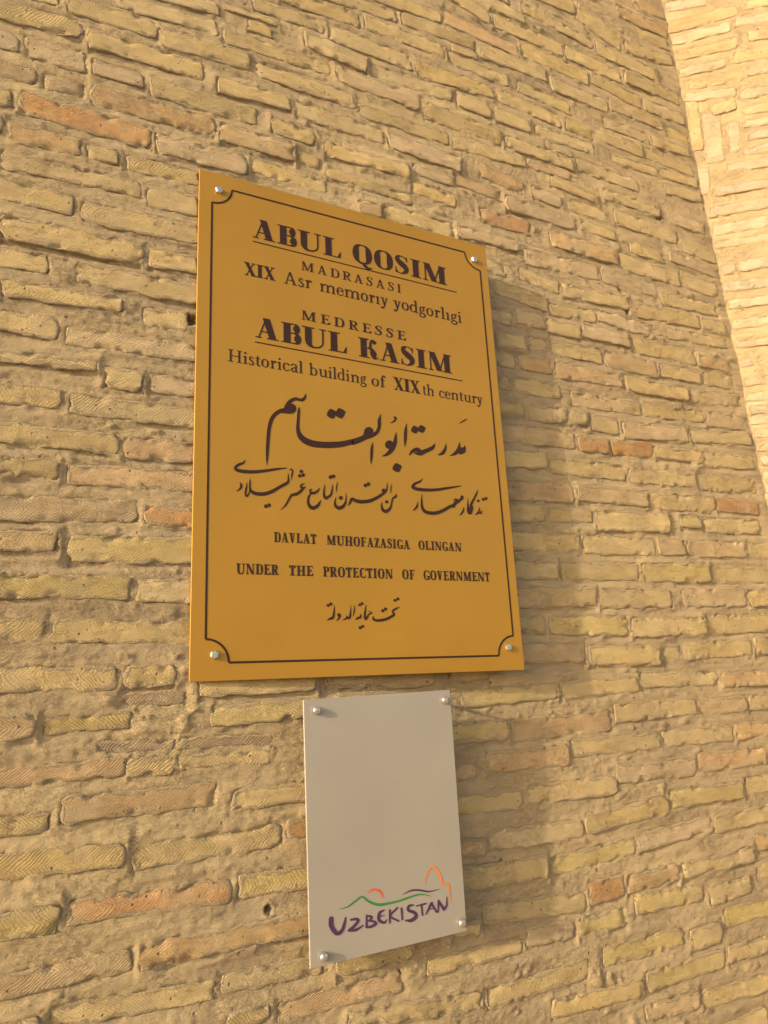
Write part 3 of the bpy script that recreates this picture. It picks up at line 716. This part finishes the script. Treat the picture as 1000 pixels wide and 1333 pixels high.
    if ch == 'U':
        w = .62 + s * .7; hh = h * 1.3; rect(o, .3, o + s, 1); rect(o + w - hh, .3, o + w, 1); serif(o + s / 2, 1, s / 2 + o, s / 2 + o, False); serif(o + w - hh / 2, 1, o + .03, o + .03, False)
        pts = []; n = 14
        for i in range(n + 1):
            a = math.pi + math.pi * i / n; ww = (h * 1.3 + (s - h * 1.3) * max(0, -math.cos(a)) ** 1.2)
            if math.cos(a) > 0: ww = h * 1.3
            l = o + ww / 2 if math.cos(a) < 0 else o + w - ww / 2
            cxx = o + w / 2; pts.append((cxx + (abs(l - cxx)) * math.cos(a), .3 + .3 * math.sin(a) * 1.0 + ww * .15, ww))
        P.extend(ribbon(pts, False, False)); return w + 2 * o, P
    if ch == 'N':
        w = .6 + s * .8; hh = h * 1.2; rect(o, 0, o + hh, 1); rect(o + w - hh, 0, o + w, 1); diag(o + w - s * .45, 0, o + s * .35, 1, s * 1.05)
        serif(o + hh / 2, 0, o, o); serif(o, 1, o, s * .7, False); serif(o + w - hh / 2, 1, o, o, False); return w + 2 * o, P
    if ch == 'M':
        w = .82 + s * .8; hh = h * 1.2; rect(o, 0, o + hh, 1); rect(o + w - s, 0, o + w, 1); mid = o + (w - s * .4) / 2 + s * .05
        diag(mid, .02, o + s * .42, 1, s); diag(mid, .02, o + w - s * .75, 1, hh)
        serif(o + hh / 2, 0, o, o); serif(o + w - s / 2, 0, s / 2 + o * .8, s / 2 + o * .8); serif(o + hh, 1, o, s * .6, False); serif(o + w - s / 2, 1, s / 2 + .02, s / 2 + o * .8, False); return w + 2 * o, P
    if ch in 'OQ':
        w = .84 + s * .35; arc(w / 2 + .02, .5, w / 2, .52, 0, 360, s * 1.05, n=40)
        if ch == 'Q': st([(w * .36, -.03, h), (w * .5, .02, s * .35), (w * .62, -.10, s * .55), (w * .8, -.2, s * .5), (w * 1.0, -.15, h * .6)])
        return w + .04, P
    if ch in 'CG':
        w = .74 + s * .4; arc(w / 2 + .05, .5, w / 2, .52, 55, 305, s)
        rect(w - h * .6, .68, w + h * .5, .98)
        if ch == 'C': st([(w * .75, .03, h), (w * .93, .12, h), (w, .28, h * .8)]); return w + .04, P
        rect(w - s * .75, .02, w + s * .25, .42); serif(w - s * .25, .42, s / 2 + o, s / 2 + o * .6, False); return w + s * .3, P
    if ch == 'S':
        k = s * .95
        st([(.52 + s * .3, .82, h), (.44 + s * .2, .95, h * 1.1), (.28 + s * .1, .985, h * 1.1), (.13 + s * .1, .88, k * .72), (.15 + s * .15, .70, k * .95), (.32 + s * .2, .54, k * 1.15),
            (.48 + s * .25, .38, k * 1.0), (.49 + s * .25, .18, k * .75), (.32 + s * .1, .02, h * 1.1), (.16, .05, h * 1.1), (.05, .2, h)])
        rect(.52 + s * .25, .70, .52 + s * .25 + h, .99); rect(.03, .0, .03 + h, .32); return .62 + s * .4, P
    if ch == 'X':
        w = .74 + s * .6; diag(w - s * .55 - o * .3, 0, s * .6 + o * .3, 1, s); diag(o + h, 0, w - o - h, 1, h * 1.2)
        serif(w - s * .55 - o * .3, 0, s / 2 + o * .5, s / 2 + o * .5); serif(s * .6 + o * .3, 1, s / 2 + o * .5, s / 2 + o * .5, False); serif(o + h, 0, o, o); serif(w - o - h, 1, o, o, False); return w + .02, P
    if ch == 'V':
        w = .78 + s * .4; t = w / 2; diag(t, 0, s * .5 + o * .6, 1, s); diag(t + s * .1, 0, w - o - h, 1, h * 1.2)
        serif(s * .5 + o * .6, 1, s / 2 + o * .6, s / 2 + o * .7, False); serif(w - o - h, 1, o, o, False); return w, P
    if ch == 'Z':
        w = .6 + s * .4; diag(s * .55 + .02, 0, w - s * .55, 1, s * 1.1); rect(.03, 1 - h, w - .02, 1); rect(.03, 0, w, h); rect(.03, .72, .03 + h, 1); rect(w - h * .6, 0, w + h * .4, .3); return w + .02, P
    if ch == 'K':   # curly-armed K
        stem(o, 0, 1); a = o + s
        rect(a, .48, a + .1, .48 + h); st([(a + .06, .50, h), (a + .17, .60, s * .4), (a + .19, .78, s * .4), (a + .26, .93, s * .42), (a + .36, .93, s * .3)])
        P.extend(disc(a + .37, .87, s * .36))
        st([(a + .07, .51, h), (a + .22, .47, s * .6), (a + .3, .3, s * 1.0), (a + .34, .1, s * .8), (a + .45, .03, h * 1.2), (a + .55, .1, h)])
        return a + .56, P
    # lower case
    if ch == 'i' or ch == 'ı':
        stemb(o * .8, 0, x)
        if ch == 'i': P.extend(disc(o * .8 + s / 2, .9, s * .62))
        return s + 1.6 * o, P
    if ch == 'l': stemb(o * .8, 0, 1.04); return s + 1.6 * o, P
    if ch in 'nmhu':
        if ch == 'u':
            w = .44; rect(o, .2, o + s, x); rect(o - o * .7, x - h, o + s, x); rect(o + w - s * .1, 0, o + w + s * .9, x); rect(o + w - o * .9, x - h, o + w + s * .9, x); rect(o + w, 0, o + w + s + o * .6, h)
            st([(o + s * .5, .28, s), (o + s * .8, .08, s * .8), (o + w * .55, .035, h * 1.3), (o + w * .9, .12, h)]); return w + s + 1.6 * o, P
        w = .43; n_ = 2 if ch == 'm' else 1; stemb(o, 0, 1.04 if ch == 'h' else x)
        for k in range(n_):
            a = o + w * k; rect(a + w, 0, a + w + s, x - .17); rect(a + w - o * .6, 0, a + w + s + o * .6, h)
            st([(a + s * .9, x - .2, h), (a + s + .07, x - .07, h * 1.3), (a + w * .72, x - .03, s * .6), (a + w + s * .45, x - .1, s * .95), (a + w + s * .5, x - .2, s)])
        return o + w * n_ + s + o * .8, P
    if ch == 'o': arc(.29, x / 2, .28, x / 2 + .015, 0, 360, s, n=30); return .58, P
    if ch in 'ec':
        arc(.28, x / 2, .27, x / 2 + .015, 45 if ch == 'c' else 0, 300, s)
        st([(.41, .045, h), (.50, .13, h), (.53, .2, h * .6)])
        if ch == 'e': rect(.06, x * .52, .53, x * .52 + h)
        else: P.extend(disc(.45, x * .82, s * .6))
        return .54, P
    if ch in 'bd':
        if ch == 'b': stemb(o * .7, 0, 1.04); arc(o * .7 + .29, x / 2, .28, x / 2 + .01, 130, -130, s); return .62 + o * .6, P
        arc(.29, x / 2, .28, x / 2 + .01, 50, 310, s); rect(.44, 0, .44 + s, 1.04); rect(.44 - o * .8, 1.04 - h, .44 + s, 1.04); rect(.44 + s, 0, .44 + s + o * .6, h); return .46 + s + o * .6, P
    if ch == 'a':
        rect(.36, .08, .36 + s, x - .15); st([(.08, x - .16, s * .7), (.12, x - .04, h * 1.3), (.27, x, h * 1.4), (.37 + s * .4, x - .08, s * .8), (.36 + s * .5, x - .2, s)])
        st([(.38, .37, h), (.2, .33, h * 1.3), (.09, .2, s * .9), (.12, .06, s * .6), (.24, .015, h * 1.4), (.38, .12, h)])
        st([(.36 + s * .5, .12, s), (.36 + s * .8, .03, h * 1.6), (.5 + s * .5, .04, h)]); return .52 + s * .4, P
    if ch == 'g':
        arc(.25, .44, .2, .21, 0, 360, s * .85, n=24); st([(.36, .6, h), (.45, .66, h * 1.4), (.54, .64, h * 1.6)])
        st([(.14, .26, h), (.08, .17, s * .6), (.16, .09, s * .7), (.36, .06, s * .8), (.49, -.05, s * .8), (.42, -.2, h * 1.4), (.24, -.25, h * 1.3), (.07, -.19, s * .6), (.06, -.07, h * 1.2), (.15, .02, h)]); return .54, P
    if ch == 'r': stemb(o, 0, x); st([(o + s * .9, x - .2, h), (o + s + .08, x - .05, h * 1.5), (o + s + .16, x - .03, s * .6)]); P.extend(disc(o + s + .17, x - .09, s * .58)); return o + s + .24, P
    if ch == 's':
        k = s * .8
        st([(.33, x - .14, h), (.29, x - .03, h * 1.2), (.2, x, h * 1.3), (.1, x - .06, k * .8), (.1, x - .19, k), (.24, x * .5, k * 1.15), (.34, .2, k), (.33, .07, k * .8), (.2, .01, h * 1.3), (.1, .03, h * 1.2), (.05, .16, h)]); return .41, P
    if ch == 't': st([(.14 + s / 2, .84, h), (.13 + s / 2, .6, s), (.13 + s / 2, .14, s), (.22 + s / 2, .02, h * 1.5), (.32 + s / 2, .08, h)]); rect(.02, x - h, .34 + s * .3, x); return .36 + s * .3, P
    if ch == 'f': rect(.12, 0, .12 + s, .8); rect(.02, x - h, .38, x); rect(.12 - o * .6, 0, .12 + s + o * .7, h); st([(.12 + s / 2, .78, s), (.17 + s / 2, .97, s * .7), (.3, 1.04, h * 1.3), (.38, 1.0, h)]); P.extend(disc(.39, .95, s * .55)); return .37, P
    if ch == 'y':
        diag(.31, 0, .1 + s * .3, x, s); diag(.31, 0, .5, x, h * 1.3); rect(-.01, x - h, .24 + s * .3, x); rect(.38, x - h, .6, x)
        st([(.31, .02, h * 1.5), (.25, -.14, h * 1.5), (.18, -.24, h * 1.4), (.08, -.25, h)]); P.extend(disc(.08, -.2, s * .6)); return .58, P
    return 0.3, P

def word(board, txt, pa, pb, cap, s, h, gap):
    """fit txt between two photo pixels on its baseline; cap = cap height in metres"""
    A = board.at(*pa); B = board.at(*pb); polys = []; xx = 0.0
    for ch in txt:
        w, P = glyph(ch, s, h)
        polys += [[np.array([q[0] + xx, q[1]]) for q in p] for p in P]; xx += w + gap
    xx -= gap; sx = (B[0] - A[0]) / xx
    return [[np.array([A[0] + q[0] * sx, A[1] + (B[1] - A[1]) * q[0] / xx + q[1] * cap]) for q in p] for p in polys]

# ------------------------------------------------------------------ gold plaque
plq = Board([(260, 219), (632, 321), (683, 872), (246, 888)], (0, 0, 0, 0))
plq.root('plaque', 'large gold plaque lettered in dark brown, text framed by a thin line', 'plaque')
plq.panel(M_GOLD, None, 0.0035)
def capm(pt, pb): return abs(plq.at(*pt)[1] - plq.at(*pb)[1])
lines = [
 [('ABUL', (328.3, 308.5), (444.2, 336.6)), ('QOSIM', (458.8, 339.5), (582.5, 371.8))],
 [('MADRASASI', (392, 351), (522.5, 381.6))],
 [('XIX', (317.3, 357.4), (358.9, 366))],
 [('Asr', (369, 368.6), (406.2, 376.2)), ('memorıy', (415.7, 378.7), (505, 398.8)), ('yodgorlıgi', (512.2, 400.4), (601.5, 420.8))],
 [('MEDRESSE', (392, 415.5), (528.2, 443.4))],
 [('ABUL', (331.7, 438.6), (452, 460.4)), ('KASIM', (466.5, 463.6), (589.3, 486.8))],
 [('Historical', (296.5, 470), (394.8, 486.4)), ('building', (402.6, 487.8), (476.8, 500.3)), ('of', (483.6, 501.8), (501, 504.6)), ('th', (550, 513.6), (565.5, 516)), ('century', (571.8, 517.3), (628.3, 526.6))],
 [('XIX', (512.3, 507.0), (547.7, 513))],
 [('DAVLAT', (356.5, 705.4), (412, 708.2)), ('MUHOFAZASIGA', (425.3, 709), (533.9, 715.1)), ('OLINGAN', (545, 715.4), (601, 718))],
 [('UNDER', (307.4, 747), (362.8, 748.6)), ('THE', (376.3, 749.2), (407.6, 750)), ('PROTECTION', (420.4, 750.5), (511.8, 753.5)), ('OF', (523.8, 753.8), (540.2, 754.3)), ('GOVERNMENT', (551.3, 754.7), (638, 757))]]
style = [(capm((342, 286.5), (342, 311.5)), .30, .055, .06), (capm((391, 339), (391.5, 350.5)), .18, .07, .3), (capm((317.5, 340), (317.5, 357)), .27, .07, -.02),
         (capm((317.5, 340), (317.5, 357)) * .97, .135, .065, .05), (capm((391, 403), (391.5, 415.2)), .20, .075, .33), (capm((346, 414), (346, 440.5)), .30, .055, .05),
         (capm((296.7, 454), (296.7, 470)), .135, .06, .05), (capm((512, 490), (512, 506.5)), .27, .07, -.02), (capm((356.5, 692.4), (356.5, 705.3)), .27, .09, .08), (capm((307.6, 733.2), (307.6, 747)), .27, .09, .08)]
for ln_, (cap_, s_, h_, g_) in zip(lines, style):
    for t_, a_, b_ in ln_: plq.mesh('lettering', word(plq, t_, a_, b_, cap_, s_, h_, g_), M_INK)
for a_, b_ in (((329, 314.6), (594.6, 381.2)), ((332, 445.8), (602, 496.6))):
    A, B = plq.at(*a_), plq.at(*b_); t_ = 0.0021
    plq.mesh('rule_line', [[A, B, B + np.array([0, t_]), A + np.array([0, t_])]], M_INK)
def border():
    x0 = (plq.at(276.5, 262)[0] + plq.at(267.5, 832)[0]) / 2; x1 = (plq.at(624.7, 354)[0] + plq.at(668.3, 826.5)[0]) / 2
    z1 = (plq.at(302.4, 246.5)[1] + plq.at(603.6, 329.2)[1]) / 2; z0 = (plq.at(297.6, 863.2)[1] + plq.at(649.6, 852.9)[1]) / 2
    w = 0.0033; ps = []
    r = 0.5 * (abs(plq.at(302.4, 246.5)[0] - x0) + abs(plq.at(297.6, 863.2)[0] - x0))
    ps += ribbon([(x0, z0 + r, w), (x0, z1 - r, w)], False, False); ps += ribbon([(x1, z0 + r, w), (x1, z1 - r, w)], False, False)
    ps += ribbon([(x0 + r, z0, w), (x1 - r, z0, w)], False, False); ps += ribbon([(x0 + r, z1, w), (x1 - r, z1, w)], False, False)
    for cx_, cz_, a0 in ((x0, z0, 0), (x1, z0, 90), (x1, z1, 180), (x0, z1, 270)):
        rr = r; pts = []
        for k in range(13):
            a = math.radians(a0 + 90 * k / 12); pts.append((cx_ + rr * math.cos(a), cz_ + rr * math.sin(a), w))
        ps += ribbon(pts, False, False)
    return plq.mesh('border_line', ps, M_INK)
border()

ARABIC = {
 'a': ((340, 510, 7.143), '''415 22 8,406 52 24,385 74 30,355 74 24,322 66 30,280 82 34,248 115 36,232 150 40
318 150 6,300 168 52,265 170 70,215 176 50,170 182 38,122 218 36,92 270 36,74 340 34,65 430 32,58 540 29,55 620 20,53 688 3
352 142 6,350 180 22,344 270 28,342 350 34,362 410 48,410 455 58,480 482 60,570 493 57,660 494 57,750 486 53,840 465 47,920 438 41,990 405 38'''),
 'b': ((460, 520, 6.25), '''-5 352 38,50 332 36,105 308 34,155 292 30,192 265 28,210 220 26,211 170 26,222 120 4
157 352 5,150 400 21,147 470 21,142 526 4
303 192 4,328 178 13,345 158 16,336 146 20
347 270 5,343 312 22,334 365 34,306 415 36,270 448 22,232 462 4
432 198 5,425 260 24,422 330 22,419 384 4
456 452 10,482 420 26,520 408 34,548 432 38,585 420 32,622 404 32,648 388 26,664 358 5
500 436 14,545 446 22,580 430 22
753 360 5,748 400 20,726 436 26,688 453 5
862 350 5,858 398 26,832 436 28,786 458 5
850 425 24,880 432 28,905 405 20,905 378 8
864 193 4,890 178 10,919 161 8'''),
 'c': ((300, 590, 8.333), '''160 72 5,140 103 22,85 127 30,52 160 30,78 185 36,150 198 38,260 202 36,380 190 30,500 172 24,612 160 8
103 318 6,118 350 26,105 385 22,64 412 5
180 315 5,172 380 20,162 440 20,178 466 22,204 425 12,212 340 16,213 268 4
212 300 14,212 380 22,235 420 36,290 440 40,370 440 40,450 415 38,520 375 34,560 352 34,600 332 34,625 310 28,628 270 16,625 216 4
638 186 4,660 174 16,674 195 16,666 240 16,660 290 4
800 328 8,768 346 20,766 368 22,792 376 24,817 362 5
795 376 24,740 430 32,700 446 32,665 455 28,640 490 22,600 560 20,545 614 4
966 376 5,945 410 22,905 432 30,872 425 24,860 405 16,878 392 16
880 430 16,850 470 24,843 530 28,865 580 38,900 594 40,945 570 36,970 530 18,982 506 4'''),
 'd': ((400, 590, 7.692), '''178 310 4,168 370 17,168 420 24,185 450 28,212 436 26,236 415 22,250 360 15,250 313 4
302 288 4,294 335 12,292 392 4
288 438 5,277 490 18,285 530 28,320 549 36,360 530 32,385 480 17,389 402 4
410 527 5,430 490 24,447 456 26,482 474 34,540 486 36,620 478 36,690 450 32,745 415 28,780 388 22,797 350 15,801 296 4
842 310 4,838 350 12,836 400 4
888 412 10,884 434 24,855 455 17,845 500 16,830 550 24,790 582 34,755 565 28,744 520 15,748 488 4'''),
 'e': ((525, 610, 8.333), '''205 110 5,180 140 22,125 165 28,103 200 34,150 222 36,250 232 34,370 228 30,500 208 24,624 188 8
158 360 4,148 410 21,118 445 16,104 453 4
203 276 4,199 350 19,205 420 28,235 465 36,300 483 38,370 478 38,440 450 36,500 415 34,545 398 36,572 366 38,610 345 30,640 322 28
550 345 12,566 332 18,590 345 20,596 365 24
655 418 4,650 455 18,630 490 18,608 503 5
700 323 4,702 400 19,712 455 46,726 480 38,742 425 34,735 392 28,765 330 22,790 280 19,809 230 4
825 424 7,822 460 17,800 488 18,779 501 5
815 478 14,840 486 18,848 462 14'''),
 'f': ((410, 770, 8.333), '''212 152 4,207 220 19,195 280 26,165 294 24,132 312 6
257 238 14,268 262 26,256 295 18,226 317 4
390 156 4,386 220 15,378 278 24,355 290 22,346 268 14
350 268 12,335 294 18,300 310 5
430 150 4,425 210 14,417 267 4
497 243 6,490 278 24,460 290 22,438 309 5
555 143 4,546 200 17,540 260 22,548 300 24,566 280 20,585 246 15,614 234 14,600 219 10,578 215 4
631 268 6,632 295 24,658 312 28,710 312 30,770 300 30,820 276 28,858 250 26,842 215 18,870 190 20,917 170 6'''),
}
DOTS = {'a': [(655, 205, 40, 1), (735, 200, 42, 1), (262, 148, 46, 0), (285, 155, 42, 0)], 'b': [(125, 262, 38, 0), (115, 285, 34, 0), (292, 368, 35, 0), (355, 555, 33, 1), (500, 245, 28, 1), (555, 240, 28, 1), (888, 414, 26, 0)],
        'c': [(385, 575, 20, 1), (418, 564, 19, 1), (768, 198, 18, 1), (752, 245, 18, 1), (788, 237, 18, 1)],
        'd': [(233, 239, 18, 1), (262, 231, 17, 1), (335, 447, 18, 1), (582, 322, 17, 1), (611, 309, 17, 1), (764, 374, 20, 0), (795, 487, 15, 1)],
        'e': [(540, 404, 22, 0), (636, 308, 18, 0), (812, 350, 14, 1), (868, 333, 16, 1), (897, 325, 16, 1)],
        'f': [(143, 150, 16, 1), (172, 135, 16, 1), (182, 290, 16, 0), (258, 254, 17, 0), (485, 145, 15, 1), (511, 130, 14, 1), (490, 392, 16, 1), (518, 378, 15, 1), (735, 208, 16, 1), (764, 190, 16, 1), (868, 95, 15, 1), (899, 80, 15, 1)]}
def tiled(board, tile, strokes, dots=()):
    x0, y0, sc = tile; ps = []
    for ln_ in strokes.split('\n'):
        pts = [tuple(float(v) for v in q.split()) for q in ln_.split(',') if q.strip()]
        if pts: ps += ribbon(pts)
    for x, y, r, sq in dots: ps += disc(x, y, r, 16, 0.35 if sq else 0.0, math.radians(28) if sq else 0)
    return [[board.at(x0 + q[0] / sc, y0 + q[1] / sc) for q in p] for p in ps]
for grp in ('ab', 'c', 'd', 'e', 'f'):
    ps = []
    for k in grp: ps += tiled(plq, *ARABIC[k], DOTS[k])
    plq.mesh('lettering', ps, M_INK)
for p_ in ((285, 248.4), (616.8, 338.8), (661, 842.8), (279, 852.6)): plq.bolt(p_, 0.0066, 0.005, True, 0.05)

# ------------------------------------------------------------------ small plate under it
pl2 = Board([(395, 911), (586, 898), (608, 1212), (404, 1262)], (-0.018, -0.018, -0.010, -0.010))
pl2.root('small_sign_plate', 'small silver-grey plate with a coloured landscape logo, below the gold plaque', 'sign')
pl2.panel(M_SILVER, None, 0.003)
G = (420, 1120, 5.556)
pl2.mesh('logo_hill_line', tiled(pl2, G, '115 355 2,180 335 9,235 295 12,285 262 13,330 295 17,400 320 20,470 312 17,560 290 14,640 262 12,710 245 10,787 259 2'), M_GREEN)
pl2.mesh('logo_sun', tiled(pl2, G, '326 238 3,352 215 12,390 211 16,422 232 15,438 274 2'), M_RED)
pl2.mesh('logo_dune_line', tiled(pl2, G, '576 248 2,640 218 12,700 215 14,770 225 11,847 206 2'), M_PURPLE)
pl2.mesh('logo_arch', tiled(pl2, G, '735 186 2,748 125 7,772 68 9,800 45 13,832 76 16,856 135 16,873 181 8\n868 180 8,912 171 8\n910 168 9,917 230 9,927 302 2'), M_ORANGE)
pl2.mesh('lettering', tiled(pl2, G, '''62 420 34,64 475 36,102 528 32,140 506 26,158 455 20,166 412 10
203 430 14,240 424 22,258 436 20,225 478 22,190 506 20
190 508 16,240 503 20,292 470 10
318 396 12,318 482 20
320 400 12,352 408 20,345 428 14,325 438 10
325 436 10,370 442 18,384 458 20,350 478 20,318 486 12
446 358 8,412 380 22,408 430 24,445 450 18,464 428 8
412 405 8,446 398 8
485 360 16,485 452 12
540 342 14,490 402 14,548 438 14
570 348 16,576 428 12
658 322 10,625 330 20,620 360 22,660 376 24,676 404 26,640 434 26,600 434 12
678 330 10,745 312 14
714 322 14,722 396 12
748 388 10,778 325 18,790 308 18
786 308 16,824 374 14
765 354 8,808 346 8
835 374 10,838 292 16
838 292 14,876 352 22
876 356 18,896 325 14,898 262 6'''), M_PURPLE)
for p_ in ((411, 925), (578, 911.5), (600, 1201), (420.5, 1245)): pl2.bolt(p_, 0.0062, 0.007, False, 0.07)
